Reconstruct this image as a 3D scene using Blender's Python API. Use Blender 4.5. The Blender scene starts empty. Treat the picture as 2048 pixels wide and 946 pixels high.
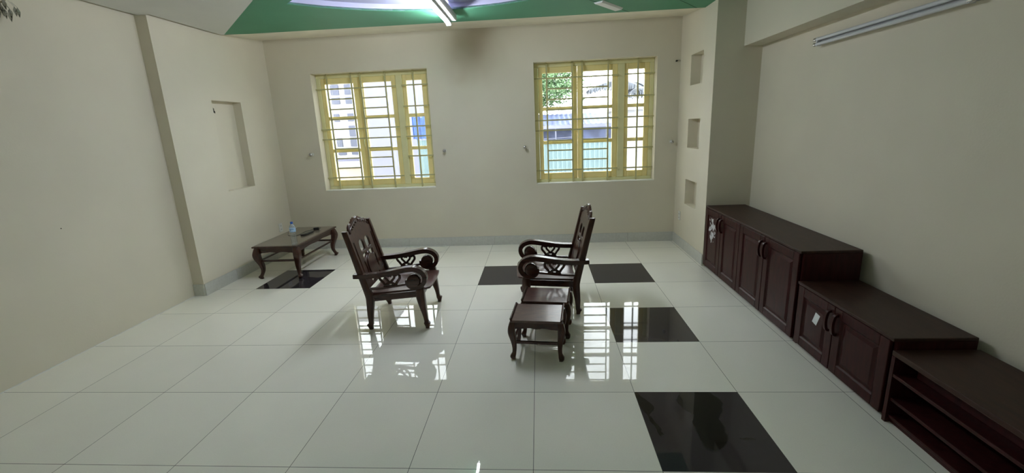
import bpy, bmesh, math, random
from mathutils import Vector, Matrix, Euler
random.seed(7)
sc = bpy.context.scene
C = sc.collection
PI = math.pi

# ------------------------------------------------------------------ camera
cd = bpy.data.cameras.new('camera')
cam = bpy.data.objects.new('camera', cd)
C.objects.link(cam)
cam.location = (0.0660, -1.6973, 1.5932)
cam.rotation_euler = Euler((1.346929, 0.041659, 0.059500), 'XYZ')
cd.sensor_fit = 'HORIZONTAL'
cd.sensor_width = 36.0
cd.lens = 848.19 / 2048.0 * 36.0
cd.shift_x = 0.0
cd.shift_y = (444.27 - 473.0) / 2048.0
cd.clip_start = 0.02
cd.clip_end = 300
sc.camera = cam

# ------------------------------------------------------------------ light and exposure
SKY = 4.4
TUBE = 84.0
FILL_REAR = 22.0  # strength of the unseen fill lamp added behind the camera
world = bpy.data.worlds.new('sky')
sc.world = world
world.use_nodes = True
wn = world.node_tree
bg = wn.nodes['Background']
bg.inputs[0].default_value = (0.95, 0.98, 1.0, 1)
bg.inputs[1].default_value = SKY
sc.view_settings.view_transform = 'Standard'
sc.view_settings.look = 'None'
sc.view_settings.gamma = 1.0
sc.view_settings.use_curve_mapping = False
sc.view_settings.exposure = 1.22
sc.cycles.use_denoising = True
sc.cycles.max_bounces = 12
sc.cycles.diffuse_bounces = 6
sc.cycles.glossy_bounces = 5
sc.cycles.transparent_max_bounces = 16
sc.cycles.sample_clamp_indirect = 6.0
sc.cycles.caustics_reflective = False
sc.cycles.caustics_refractive = False

# ------------------------------------------------------------------ room numbers (metres)
YB = 3.919          # back wall
XL, XN = -3.4275, -3.542   # left wall: far part, near part
YN = 2.238
XR, XW = 1.832, 2.282      # right wall: far part, near part
YP = 2.872
YF = -4.6           # wall behind the camera
HC = 2.703          # suspended ceiling
HT = 2.86           # slab above it
WZ0, WZ1 = 0.822, 2.352
WIN = [(-2.862, -1.328), (0.030, 1.553)]

# ------------------------------------------------------------------ materials
def nodes_of(m):
    m.use_nodes = True
    nt = m.node_tree
    return nt, nt.nodes['Principled BSDF']

def mat(name, col, rough=0.5, var=0.0, scale=8.0, bump=0.0, bscale=60.0, metal=0.0, coat=0.0, spec=0.5,
        col2=None, stretch=None, emit=None, estr=0.0):
    m = bpy.data.materials.new(name)
    nt, b = nodes_of(m)
    b.inputs['Base Color'].default_value = (*col, 1)
    b.inputs['Roughness'].default_value = rough
    b.inputs['Metallic'].default_value = metal
    b.inputs['Coat Weight'].default_value = coat
    b.inputs['Coat Roughness'].default_value = 0.12
    b.inputs['Specular IOR Level'].default_value = spec
    tc = nt.nodes.new('ShaderNodeTexCoord')
    mp = nt.nodes.new('ShaderNodeMapping')
    nt.links.new(tc.outputs['Object'], mp.inputs[0])
    if stretch:
        mp.inputs['Scale'].default_value = stretch
    n = nt.nodes.new('ShaderNodeTexNoise')
    n.inputs['Scale'].default_value = scale
    n.inputs['Detail'].default_value = 5
    nt.links.new(mp.outputs[0], n.inputs['Vector'])
    if col2 is None:
        col2 = tuple(max(0, c * (1 - var)) for c in col)
        col1 = tuple(min(1, c * (1 + var)) for c in col)
    else:
        col1 = col
    r = nt.nodes.new('ShaderNodeValToRGB')
    r.color_ramp.elements[0].position = 0.32
    r.color_ramp.elements[1].position = 0.68
    r.color_ramp.elements[0].color = (*col2, 1)
    r.color_ramp.elements[1].color = (*col1, 1)
    nt.links.new(n.outputs['Fac'], r.inputs[0])
    nt.links.new(r.outputs[0], b.inputs['Base Color'])
    if bump:
        n2 = nt.nodes.new('ShaderNodeTexNoise')
        n2.inputs['Scale'].default_value = bscale
        n2.inputs['Detail'].default_value = 3
        nt.links.new(mp.outputs[0], n2.inputs['Vector'])
        bp = nt.nodes.new('ShaderNodeBump')
        bp.inputs['Strength'].default_value = bump
        bp.inputs['Distance'].default_value = 0.004
        nt.links.new(n2.outputs['Fac'], bp.inputs['Height'])
        nt.links.new(bp.outputs[0], b.inputs['Normal'])
    if emit:
        b.inputs['Emission Color'].default_value = (*emit, 1)
        b.inputs['Emission Strength'].default_value = estr
    return m

def clear_mat(name, tint=(1, 1, 1), gloss=0.06, rough=0.02):
    """thin clear sheet: passes light, keeps a fresnel reflection"""
    m = bpy.data.materials.new(name)
    m.use_nodes = True
    nt = m.node_tree
    nt.nodes.clear()
    o = nt.nodes.new('ShaderNodeOutputMaterial')
    t = nt.nodes.new('ShaderNodeBsdfTransparent')
    t.inputs[0].default_value = (*tint, 1)
    g = nt.nodes.new('ShaderNodeBsdfGlossy')
    g.inputs['Roughness'].default_value = rough
    f = nt.nodes.new('ShaderNodeLayerWeight')
    f.inputs['Blend'].default_value = 0.25
    mu = nt.nodes.new('ShaderNodeMath')
    mu.operation = 'MULTIPLY_ADD'
    mu.inputs[1].default_value = 0.5
    mu.inputs[2].default_value = gloss
    mx = nt.nodes.new('ShaderNodeMixShader')
    nt.links.new(f.outputs['Fresnel'], mu.inputs[0])
    nt.links.new(mu.outputs[0], mx.inputs[0])
    nt.links.new(t.outputs[0], mx.inputs[1])
    nt.links.new(g.outputs[0], mx.inputs[2])
    nt.links.new(mx.outputs[0], o.inputs[0])
    return m

M = {}
M['wall'] = mat('wall_paint', (0.69, 0.645, 0.53), 0.75, 0.035, 1.3, 0.12, 90, spec=0.25)
M['white_paint'] = mat('white_ceiling_paint', (0.70, 0.70, 0.68), 0.7, 0.03, 2, 0.05, 80, spec=0.25)
M['tray_paint'] = mat('tray_paint', (0.46, 0.46, 0.62), 0.6, 0.02, 2, spec=0.25)
M['green'] = mat('green_ceiling_paint', (0.085, 0.29, 0.175), 0.6, 0.05, 2, 0.05, 80, spec=0.3)
M['cove'] = mat('cove_paint', (0.82, 0.78, 0.67), 0.7, 0.06, 5, 0.1, 50, spec=0.25)
M['frame'] = mat('pale_yellow_frame_paint', (0.76, 0.73, 0.42), 0.45, 0.04, 6, 0.05, 70)
M['sash'] = mat('yellow_sash_paint', (0.84, 0.72, 0.34), 0.42, 0.05, 6, 0.05, 70)
M['grille'] = mat('grille_paint', (0.50, 0.47, 0.24), 0.45, 0.06, 12)
M['pane'] = clear_mat('window_glass', (0.97, 0.99, 0.99))
M['skirt'] = mat('grey_skirting_tile', (0.56, 0.565, 0.53), 0.30, 0.05, 40, spec=0.4)
M['caulk'] = mat('white_sealant', (0.72, 0.73, 0.70), 0.6, 0.08, 20)
M['wood'] = mat('dark_reddish_wood', (0.060, 0.020, 0.013), 0.26, 0, 9, 0.05, 30, coat=0.25, spec=0.4, col2=(0.024, 0.008, 0.0065), stretch=(1.2, 6, 6))
M['wood_z'] = mat('dark_reddish_wood_upright', (0.072, 0.025, 0.013), 0.30, 0, 9, 0.05, 30, coat=0.12, spec=0.4, col2=(0.028, 0.009, 0.0065), stretch=(6, 6, 1.2))
M['wood_seat'] = mat('reddish_seat_wood', (0.125, 0.060, 0.045), 0.32, 0, 14, 0.10, 45, coat=0.35, col2=(0.055, 0.025, 0.019), stretch=(1.2, 6, 6))
M['wood_cab'] = mat('mahogany_cabinet', (0.050, 0.0105, 0.0105), 0.36, 0, 7, 0.03, 30, spec=0.2, col2=(0.027, 0.0062, 0.0062), stretch=(6, 6, 1))
M['wood_top'] = mat('dusty_mahogany_top', (0.048, 0.019, 0.013), 0.42, 0, 6, 0.04, 60, spec=0.3, col2=(0.026, 0.011, 0.008), stretch=(5, 1.2, 5))
M['wood_shelf'] = mat('brown_shelf_top', (0.052, 0.021, 0.013), 0.45, 0, 6, 0.04, 60, spec=0.3, col2=(0.033, 0.013, 0.009), stretch=(5, 1.2, 5))
M['table_top'] = mat('dusty_table_top', (0.165, 0.140, 0.105), 0.22, 0, 10, 0.03, 60, coat=0.4, col2=(0.11, 0.088, 0.066), stretch=(6, 1.5, 6))
M['white_enamel'] = mat('white_enamel', (0.78, 0.80, 0.82), 0.35, 0.02, 5)
M['grey_enamel'] = mat('grey_white_enamel', (0.52, 0.54, 0.58), 0.4, 0.04, 9)
M['dead_tube'] = mat('unlit_tube_glass', (0.60, 0.62, 0.66), 0.15, 0.02, 5, coat=0.5)
M['metal'] = mat('brushed_steel', (0.55, 0.55, 0.56), 0.25, 0.05, 30, metal=1.0)
M['black'] = mat('black_plastic', (0.012, 0.012, 0.014), 0.25, 0.1, 20, coat=0.3)
M['plastic'] = mat('white_plastic', (0.72, 0.72, 0.68), 0.35, 0.02, 9)
M['paper'] = mat('white_paper', (0.78, 0.82, 0.84), 0.7, 0.02, 20)
M['cap'] = mat('blue_cap', (0.02, 0.10, 0.42), 0.3, 0.05, 20)
M['label'] = mat('blue_white_label', (0.55, 0.72, 0.88), 0.4, 0, 60, col2=(0.14, 0.32, 0.66))
M['pet'] = clear_mat('clear_plastic', (0.88, 0.93, 0.97), 0.16, 0.08)
M['crystal'] = clear_mat('cut_crystal', (0.62, 0.66, 0.62), 0.45, 0.05)
M['brass'] = mat('aged_brass', (0.30, 0.27, 0.18), 0.3, 0.1, 20, metal=1.0)
M['tube'] = mat('lit_tube', (0.9, 0.95, 1.0), 0.4, 0.0, 5, emit=(0.88, 0.94, 1.0), estr=TUBE)
M['fill_rear'] = mat('fill_tube_rear', (0.9, 0.95, 1.0), 0.4, 0.0, 5, emit=(1.0, 0.97, 0.90), estr=FILL_REAR)
# outside
M['concrete'] = mat('yard_concrete', (0.34, 0.33, 0.31), 0.9, 0.1, 2)
M['ext_white'] = mat('white_render', (0.33, 0.33, 0.355), 0.85, 0.04, 2)
M['ext_lav'] = mat('pale_lavender_render', (0.150, 0.150, 0.215), 0.85, 0.05, 1.5)
M['ext_pane'] = mat('dark_building_glass', (0.040, 0.046, 0.080), 0.3, 0.15, 3)
M['teal'] = mat('teal_sheet', (0.125, 0.185, 0.20), 0.6, 0.06, 2)
M['teal_dark'] = mat('teal_post', (0.05, 0.11, 0.12), 0.6, 0.06, 2)
M['bluesheet'] = mat('blue_tarpaulin', (0.04, 0.085, 0.25), 0.55, 0.25, 6, 0.5, 12)
M['slate'] = mat('blue_grey_sheet_roof', (0.060, 0.075, 0.145), 0.55, 0.35, 5)
M['slate_light'] = mat('grey_gutter', (0.16, 0.165, 0.22), 0.6, 0.08, 5)
M['peach'] = mat('peach_render', (0.32, 0.25, 0.20), 0.85, 0.06, 2)
M['leaf'] = mat('tree_leaves', (0.15, 0.25, 0.10), 0.6, 0, 5, col2=(0.06, 0.12, 0.055))
M['palm'] = mat('grey_palm_leaf', (0.075, 0.085, 0.105), 0.6, 0.2, 4)
M['bark'] = mat('bark', (0.08, 0.06, 0.045), 0.9, 0.2, 12)

def wall_browned():
    """wall paint with a soft brown patch near the lamp end"""
    m = mat('browned_wall_paint', (0.69, 0.645, 0.53), 0.75, 0.035, 1.3, 0.12, 90, spec=0.25)
    nt = m.node_tree
    b = nt.nodes['Principled BSDF']
    src = b.inputs['Base Color'].links[0].from_socket
    tc = nt.nodes.new('ShaderNodeTexCoord')
    mp = nt.nodes.new('ShaderNodeMapping')
    mp.vector_type = 'POINT'
    mp.inputs['Location'].default_value = (0.72 * 2.0, 0, -2.50 * 1.9)
    mp.inputs['Scale'].default_value = (2.0, 0.0, 1.9)
    nt.links.new(tc.outputs['Object'], mp.inputs[0])
    n = nt.nodes.new('ShaderNodeTexNoise')
    n.inputs['Scale'].default_value = 2.2
    nt.links.new(tc.outputs['Object'], n.inputs['Vector'])
    vm = nt.nodes.new('ShaderNodeVectorMath')
    vm.operation = 'LENGTH'
    nt.links.new(mp.outputs[0], vm.inputs[0])
    ad = nt.nodes.new('ShaderNodeMath')
    ad.operation = 'ADD'
    nt.links.new(vm.outputs['Value'], ad.inputs[0])
    nt.links.new(n.outputs['Fac'], ad.inputs[1])
    mr = nt.nodes.new('ShaderNodeMapRange')
    mr.interpolation_type = 'SMOOTHSTEP'
    mr.inputs['From Min'].default_value = 0.45
    mr.inputs['From Max'].default_value = 1.45
    mr.inputs['To Min'].default_value = 0.5
    mr.inputs['To Max'].default_value = 0.0
    nt.links.new(ad.outputs[0], mr.inputs['Value'])
    mx = nt.nodes.new('ShaderNodeMix')
    mx.data_type = 'RGBA'
    nt.links.new(mr.outputs[0], mx.inputs[0])
    nt.links.new(src, mx.inputs[6])
    mx.inputs[7].default_value = (0.36, 0.26, 0.17, 1)  # brown mixed into the wall colour over the patch
    nt.links.new(mx.outputs[2], b.inputs['Base Color'])
    return m
M['wall_back'] = wall_browned()

def floor_tile(name, base, rough, spec, amt, grout):
    m = bpy.data.materials.new(name)
    nt, b = nodes_of(m)
    N, L = nt.nodes, nt.links
    tc = N.new('ShaderNodeTexCoord')
    sx = N.new('ShaderNodeSeparateXYZ')
    L.new(tc.outputs['Object'], sx.inputs[0])
    def edge(sock):
        d = N.new('ShaderNodeMath'); d.operation = 'DIVIDE'; d.inputs[1].default_value = 0.6
        L.new(sock, d.inputs[0])
        r = N.new('ShaderNodeMath'); r.operation = 'ROUND'
        L.new(d.outputs[0], r.inputs[0])
        s = N.new('ShaderNodeMath'); s.operation = 'SUBTRACT'
        L.new(d.outputs[0], s.inputs[0]); L.new(r.outputs[0], s.inputs[1])
        a = N.new('ShaderNodeMath'); a.operation = 'ABSOLUTE'
        L.new(s.outputs[0], a.inputs[0])
        l = N.new('ShaderNodeMath'); l.operation = 'LESS_THAN'; l.inputs[1].default_value = 0.0022
        L.new(a.outputs[0], l.inputs[0])
        fl = N.new('ShaderNodeMath'); fl.operation = 'FLOOR'
        L.new(d.outputs[0], fl.inputs[0])
        return l, fl
    gx, fx = edge(sx.outputs[0])
    gy, fy = edge(sx.outputs[1])
    g = N.new('ShaderNodeMath'); g.operation = 'MAXIMUM'
    L.new(gx.outputs[0], g.inputs[0]); L.new(gy.outputs[0], g.inputs[1])
    cb = N.new('ShaderNodeCombineXYZ')
    L.new(fx.outputs[0], cb.inputs[0]); L.new(fy.outputs[0], cb.inputs[1])
    wn_ = N.new('ShaderNodeTexWhiteNoise')
    wn_.noise_dimensions = '2D'
    L.new(cb.outputs[0], wn_.inputs['Vector'])
    n = N.new('ShaderNodeTexNoise')
    n.inputs['Scale'].default_value = 2.2
    n.inputs['Detail'].default_value = 6
    L.new(tc.outputs['Object'], n.inputs['Vector'])
    sp = N.new('ShaderNodeTexNoise')
    sp.inputs['Scale'].default_value = 180
    L.new(tc.outputs['Object'], sp.inputs['Vector'])
    s1 = N.new('ShaderNodeMath'); s1.operation = 'MULTIPLY_ADD'; s1.inputs[1].default_value = amt; s1.inputs[2].default_value = 1 - amt
    L.new(n.outputs['Fac'], s1.inputs[0])
    s2 = N.new('ShaderNodeMath'); s2.operation = 'MULTIPLY_ADD'; s2.inputs[1].default_value = 0.05
    L.new(wn_.outputs['Value'], s2.inputs[0]); L.new(s1.outputs[0], s2.inputs[2])
    s3 = N.new('ShaderNodeMath'); s3.operation = 'MULTIPLY_ADD'; s3.inputs[1].default_value = 0.10
    L.new(sp.outputs['Fac'], s3.inputs[0]); L.new(s2.outputs[0], s3.inputs[2])
    cm = N.new('ShaderNodeVectorMath'); cm.operation = 'SCALE'
    cm.inputs[0].default_value = base
    L.new(s3.outputs[0], cm.inputs['Scale'])
    mx = N.new('ShaderNodeMix'); mx.data_type = 'RGBA'
    L.new(g.outputs[0], mx.inputs[0]); L.new(cm.outputs[0], mx.inputs[6])
    mx.inputs[7].default_value = (*grout, 1)
    L.new(mx.outputs[2], b.inputs['Base Color'])
    b.inputs['Roughness'].default_value = rough
    b.inputs['Specular IOR Level'].default_value = spec
    return m, cm, b, tc

M['tile'], _a, _b, _c = floor_tile('polished_pale_tile', (0.89, 0.875, 0.785), 0.018, 0.34, 0.10, (0.10, 0.10, 0.09))

def black_tile():
    """polished black tile under a dust film, wiped clean in smears"""
    m, cm, b, tc = floor_tile('polished_black_tile', (0.036, 0.031, 0.037), 0.03, 0.40, 0.25, (0.05, 0.05, 0.05))
    nt = m.node_tree
    N, L = nt.nodes, nt.links
    nz = N.new('ShaderNodeTexNoise'); nz.inputs['Scale'].default_value = 5.5; nz.inputs['Detail'].default_value = 4
    L.new(tc.outputs['Object'], nz.inputs['Vector'])
    ofs = N.new('ShaderNodeVectorMath'); ofs.operation = 'MULTIPLY_ADD'
    ofs.inputs[1].default_value = (0.12, 0.12, 0)
    L.new(nz.outputs['Color'], ofs.inputs[0]); L.new(tc.outputs['Object'], ofs.inputs[2])
    outs = []
    for (cx, cy, ang, rx, ry) in ((0.955, 0.50, 0, .115, .13), (0.920, 0.29, -12, .085, .17), (0.632, 0.49, 6, .026, .11), (0.652, 0.31, 8, .013, .09), (1.08, 0.226, -8, .04, .007)):
        mp = N.new('ShaderNodeMapping'); mp.vector_type = 'TEXTURE'
        mp.inputs['Location'].default_value = (cx + .06, cy + .06, 0)
        mp.inputs['Rotation'].default_value = (0, 0, math.radians(ang))
        mp.inputs['Scale'].default_value = (rx, ry, 1)
        L.new(ofs.outputs[0], mp.inputs[0])
        ln = N.new('ShaderNodeVectorMath'); ln.operation = 'LENGTH'
        L.new(mp.outputs[0], ln.inputs[0])
        r = N.new('ShaderNodeMapRange'); r.inputs['From Min'].default_value = 0.92; r.inputs['From Max'].default_value = 1.06
        r.inputs['To Min'].default_value = 1; r.inputs['To Max'].default_value = 0
        L.new(ln.outputs['Value'], r.inputs['Value'])
        outs.append(r.outputs[0])
    acc = outs[0]
    for o_ in outs[1:]:
        q = N.new('ShaderNodeMath'); q.operation = 'MAXIMUM'
        L.new(acc, q.inputs[0]); L.new(o_, q.inputs[1]); acc = q.outputs[0]
    mx = N.new('ShaderNodeMix'); mx.data_type = 'RGBA'
    L.new(acc, mx.inputs[0])
    src = b.inputs['Base Color'].links[0].from_socket
    L.new(src, mx.inputs[6])
    mx.inputs[7].default_value = (0.004, 0.004, 0.0045, 1)
    L.new(mx.outputs[2], b.inputs['Base Color'])
    rr = N.new('ShaderNodeMapRange')
    rr.inputs['To Min'].default_value = 0.04; rr.inputs['To Max'].default_value = 0.03
    L.new(acc, rr.inputs['Value'])
    L.new(rr.outputs[0], b.inputs['Roughness'])
    return m
M['tile_black'] = black_tile()

def chipped_mat():
    """mahogany door panel with a patch of flaked white residue"""
    m = mat('mahogany_with_white_residue', (0.050, 0.0105, 0.0105), 0.36, 0, 7, 0.03, 30, spec=0.2, col2=(0.027, 0.0062, 0.0062), stretch=(6, 6, 1))
    nt = m.node_tree
    N, L = nt.nodes, nt.links
    b = N['Principled BSDF']
    src = b.inputs['Base Color'].links[0].from_socket
    tc = N.new('ShaderNodeTexCoord')
    n = N.new('ShaderNodeTexNoise'); n.inputs['Scale'].default_value = 26; n.inputs['Detail'].default_value = 2.5
    L.new(tc.outputs['Object'], n.inputs['Vector'])
    mp = N.new('ShaderNodeMapping'); mp.vector_type = 'TEXTURE'
    mp.inputs['Location'].default_value = (1.83, 2.685, 0.455)
    mp.inputs['Scale'].default_value = (1, 0.095, 0.125)
    L.new(tc.outputs['Object'], mp.inputs[0])
    ln = N.new('ShaderNodeVectorMath'); ln.operation = 'LENGTH'
    L.new(mp.outputs[0], ln.inputs[0])
    r = N.new('ShaderNodeMapRange'); r.inputs['From Min'].default_value = 0.75; r.inputs['From Max'].default_value = 1.35
    r.inputs['To Min'].default_value = 0.485; r.inputs['To Max'].default_value = 0.85
    L.new(ln.outputs['Value'], r.inputs['Value'])
    g = N.new('ShaderNodeMath'); g.operation = 'GREATER_THAN'
    L.new(n.outputs['Fac'], g.inputs[0]); L.new(r.outputs[0], g.inputs[1])
    mx = N.new('ShaderNodeMix'); mx.data_type = 'RGBA'
    L.new(g.outputs[0], mx.inputs[0]); L.new(src, mx.inputs[6])
    mx.inputs[7].default_value = (0.62, 0.63, 0.66, 1)
    L.new(mx.outputs[2], b.inputs['Base Color'])
    return m
M['wood_chipped'] = chipped_mat()

# ------------------------------------------------------------------ mesh helpers
def nb():
    return bmesh.new()

def obj(name, bm, m, parent=None, smooth=False, loc=None, rot=None, bevel=0.0, bseg=2):
    bmesh.ops.recalc_face_normals(bm, faces=bm.faces)
    me = bpy.data.meshes.new(name)
    bm.to_mesh(me)
    bm.free()
    for mm in (m if isinstance(m, (list, tuple)) else [m]):
        me.materials.append(mm)
    if smooth:
        for p in me.polygons:
            p.use_smooth = True
    o = bpy.data.objects.new(name, me)
    C.objects.link(o)
    if smooth:
        try:
            me.set_sharp_from_angle(angle=math.radians(40))
        except Exception:
            pass
    if bevel:
        md = o.modifiers.new('bevel', 'BEVEL')
        md.width = bevel
        md.segments = bseg
        md.limit_method = 'ANGLE'
        md.angle_limit = math.radians(40)
    if parent:
        o.parent = parent
    if loc:
        o.location = loc
    if rot:
        o.rotation_euler = rot
    return o

def thing(name, label, cat, loc=(0, 0, 0), rz=0.0, group=None):
    o = bpy.data.objects.new(name, None)
    o.empty_display_size = 0.1
    C.objects.link(o)
    o.location = loc
    o.rotation_euler = (0, 0, rz)
    tag(o, label, cat, group)
    return o

def tag(o, label, cat, group=None, kind=None):
    o['label'] = label
    o['category'] = cat
    if group:
        o['group'] = group
    if kind:
        o['kind'] = kind
    return o

def struct(o):
    o['kind'] = 'structure'
    return o

def box(bm, x0, x1, y0, y1, z0, z1, mi=0):
    v = [bm.verts.new(p) for p in ((x0, y0, z0), (x1, y0, z0), (x1, y1, z0), (x0, y1, z0),
                                   (x0, y0, z1), (x1, y0, z1), (x1, y1, z1), (x0, y1, z1))]
    for f in ((0, 3, 2, 1), (4, 5, 6, 7), (0, 1, 5, 4), (1, 2, 6, 5), (2, 3, 7, 6), (3, 0, 4, 7)):
        fc = bm.faces.new([v[i] for i in f])
        fc.material_index = mi
    return v

def tube(bm, pts, rad, seg=10, closed=False):
    """round tube through 3-D points; rad is a number or a list"""
    pts = [Vector(p) for p in pts]
    n = len(pts)
    R_ = rad if isinstance(rad, (list, tuple)) else [rad] * n
    rings = []
    up = None
    for i in range(n):
        if closed:
            t = (pts[(i + 1) % n] - pts[i - 1]).normalized()
        else:
            t = (pts[min(i + 1, n - 1)] - pts[max(i - 1, 0)]).normalized()
        if up is None:
            up = Vector((0, 0, 1)) if abs(t.z) < 0.9 else Vector((1, 0, 0))
        a = t.cross(up).normalized()
        up = a.cross(t).normalized()
        rings.append([bm.verts.new(pts[i] + (a * math.cos(2 * PI * k / seg) + up * math.sin(2 * PI * k / seg)) * R_[i]) for k in range(seg)])
    m_ = n if closed else n - 1
    for i in range(m_):
        r0, r1 = rings[i], rings[(i + 1) % n]
        for k in range(seg):
            bm.faces.new((r0[k], r0[(k + 1) % seg], r1[(k + 1) % seg], r1[k]))
    if not closed:
        bm.faces.new(rings[0][::-1])
        bm.faces.new(rings[-1])

def lathe(bm, prof, seg=24, center=(0, 0, 0), axis='z'):
    rings = []
    cx, cy, cz = center
    for (r, h) in prof:
        ring = []
        for k in range(seg):
            a = 2 * PI * k / seg
            if axis == 'z':
                ring.append(bm.verts.new((cx + r * math.cos(a), cy + r * math.sin(a), cz + h)))
            elif axis == 'y':
                ring.append(bm.verts.new((cx + r * math.cos(a), cy + h, cz + r * math.sin(a))))
            else:
                ring.append(bm.verts.new((cx + h, cy + r * math.cos(a), cz + r * math.sin(a))))
        rings.append(ring)
    for i in range(len(rings) - 1):
        for k in range(seg):
            bm.faces.new((rings[i][k], rings[i][(k + 1) % seg], rings[i + 1][(k + 1) % seg], rings[i + 1][k]))
    bm.faces.new(rings[0][::-1])
    bm.faces.new(rings[-1])

def sweep(bm, sections):
    """sections: list of lists of 3-D points with equal counts, capped"""
    rings = [[bm.verts.new(p) for p in s] for s in sections]
    n = len(rings[0])
    for i in range(len(rings) - 1):
        for k in range(n):
            bm.faces.new((rings[i][k], rings[i][(k + 1) % n], rings[i + 1][(k + 1) % n], rings[i + 1][k]))
    bm.faces.new(rings[0][::-1])
    bm.faces.new(rings[-1])

def sq(cx, cy, z, hx, hy, c=0.3):
    """octagonal (chamfered square) section at height z"""
    ax, ay = hx * (1 - c), hy * (1 - c)
    return [(cx + hx, cy - ay, z), (cx + hx, cy + ay, z), (cx + ax, cy + hy, z), (cx - ax, cy + hy, z),
            (cx - hx, cy + ay, z), (cx - hx, cy - ay, z), (cx - ax, cy - hy, z), (cx + ax, cy - hy, z)]

def ribbon(bm, path, hts, y0, y1):
    """strip of given half thickness along a path in the xz plane, extruded from y0 to y1"""
    secs = []
    n = len(path)
    for i in range(n):
        a = Vector(path[max(i - 1, 0)])
        b = Vector(path[min(i + 1, n - 1)])
        t = (b - a).normalized()
        nrm = Vector((-t.y, t.x))
        h = hts[i] if isinstance(hts, (list, tuple)) else hts
        p = Vector(path[i]) + nrm * h
        q = Vector(path[i]) - nrm * h
        secs.append([(p.x, y0, p.y), (p.x, y1, p.y), (q.x, y1, q.y), (q.x, y0, q.y)])
    sweep(bm, secs)

def spline(pts, n=6):
    """Catmull-Rom through 2-D or 3-D points"""
    P = [Vector(p) for p in pts]
    out = []
    for i in range(len(P) - 1):
        p0 = P[max(i - 1, 0)]; p1 = P[i]; p2 = P[i + 1]; p3 = P[min(i + 2, len(P) - 1)]
        for k in range(n):
            t = k / n
            out.append(0.5 * ((2 * p1) + (p2 - p0) * t + (2 * p0 - 5 * p1 + 4 * p2 - p3) * t * t + (3 * p1 - p0 - 3 * p2 + p3) * t ** 3))
    out.append(P[-1])
    return out

def plate(outer, holes, thick, name='plate', bevel=0.0):
    """bmesh of a 2-D outline (xy) with holes, extruded to +-thick/2 in z"""
    cu = bpy.data.curves.new(name, 'CURVE')
    cu.dimensions = '2D'
    cu.fill_mode = 'BOTH'
    cu.extrude = thick / 2 - bevel
    cu.bevel_depth = bevel
    cu.bevel_resolution = 1
    for poly in [outer] + holes:
        s = cu.splines.new('POLY')
        s.points.add(len(poly) - 1)
        for i, (x, y) in enumerate(poly):
            s.points[i].co = (x, y, 0, 1)
        s.use_cyclic_u = True
    co = bpy.data.objects.new(name, cu)
    C.objects.link(co)
    dg = bpy.context.evaluated_depsgraph_get()
    me = bpy.data.meshes.new_from_object(co.evaluated_get(dg))
    bm = bmesh.new()
    bm.from_mesh(me)
    bmesh.ops.remove_doubles(bm, verts=bm.verts, dist=1e-6)
    bpy.data.objects.remove(co)
    bpy.data.curves.remove(cu)
    bpy.data.meshes.remove(me)
    return bm

def xf(bm, mtx):
    bmesh.ops.transform(bm, matrix=mtx, verts=bm.verts)
    return bm

def join(a, b):
    me = bpy.data.meshes.new('tmp')
    b.to_mesh(me)
    b.free()
    a.from_mesh(me)
    bpy.data.meshes.remove(me)
    return a

def copy_tree(o, parent=None):
    c = o.copy()
    C.objects.link(c)
    c.parent = parent
    for ch in list(o.children):
        copy_tree(ch, c)
    return c

def holed(bm, O, U, V, N_, us, vs, holes, T):
    """wall slab with openings. holes: {(i,j): depth or None(through)} on the cell grid."""
    O, U, V, N_ = Vector(O), Vector(U), Vector(V), Vector(N_)
    P = lambda u, v, d: bm.verts.new(O + U * u + V * v + N_ * d)
    nu, nv = len(us) - 1, len(vs) - 1
    for i in range(nu):
        for j in range(nv):
            u0, u1, v0, v1 = us[i], us[i + 1], vs[j], vs[j + 1]
            if (i, j) not in holes:
                bm.faces.new([P(u0, v0, 0), P(u1, v0, 0), P(u1, v1, 0), P(u0, v1, 0)])
                bm.faces.new([P(u0, v0, T), P(u1, v0, T), P(u1, v1, T), P(u0, v1, T)])
            else:
                d = holes[(i, j)]
                dd = T if d is None else d
                for (a, b, c, e, ni, nj) in ((u0, v0, u1, v0, i, j - 1), (u0, v1, u1, v1, i, j + 1),
                                             (u0, v0, u0, v1, i - 1, j), (u1, v0, u1, v1, i + 1, j)):
                    bm.faces.new([P(a, b, 0), P(c, e, 0), P(c, e, dd), P(a, b, dd)])
                if d is not None:
                    bm.faces.new([P(u0, v0, d), P(u1, v0, d), P(u1, v1, d), P(u0, v1, d)])
                    bm.faces.new([P(u0, v0, T), P(u1, v0, T), P(u1, v1, T), P(u0, v1, T)])
    # rim
    U0, U1, V0, V1 = us[0], us[-1], vs[0], vs[-1]
    for (a, b, c, e) in ((U0, V0, U1, V0), (U1, V0, U1, V1), (U1, V1, U0, V1), (U0, V1, U0, V0)):
        bm.faces.new([P(a, b, 0), P(c, e, 0), P(c, e, T), P(a, b, T)])
    bmesh.ops.remove_doubles(bm, verts=bm.verts, dist=1e-5)

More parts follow.
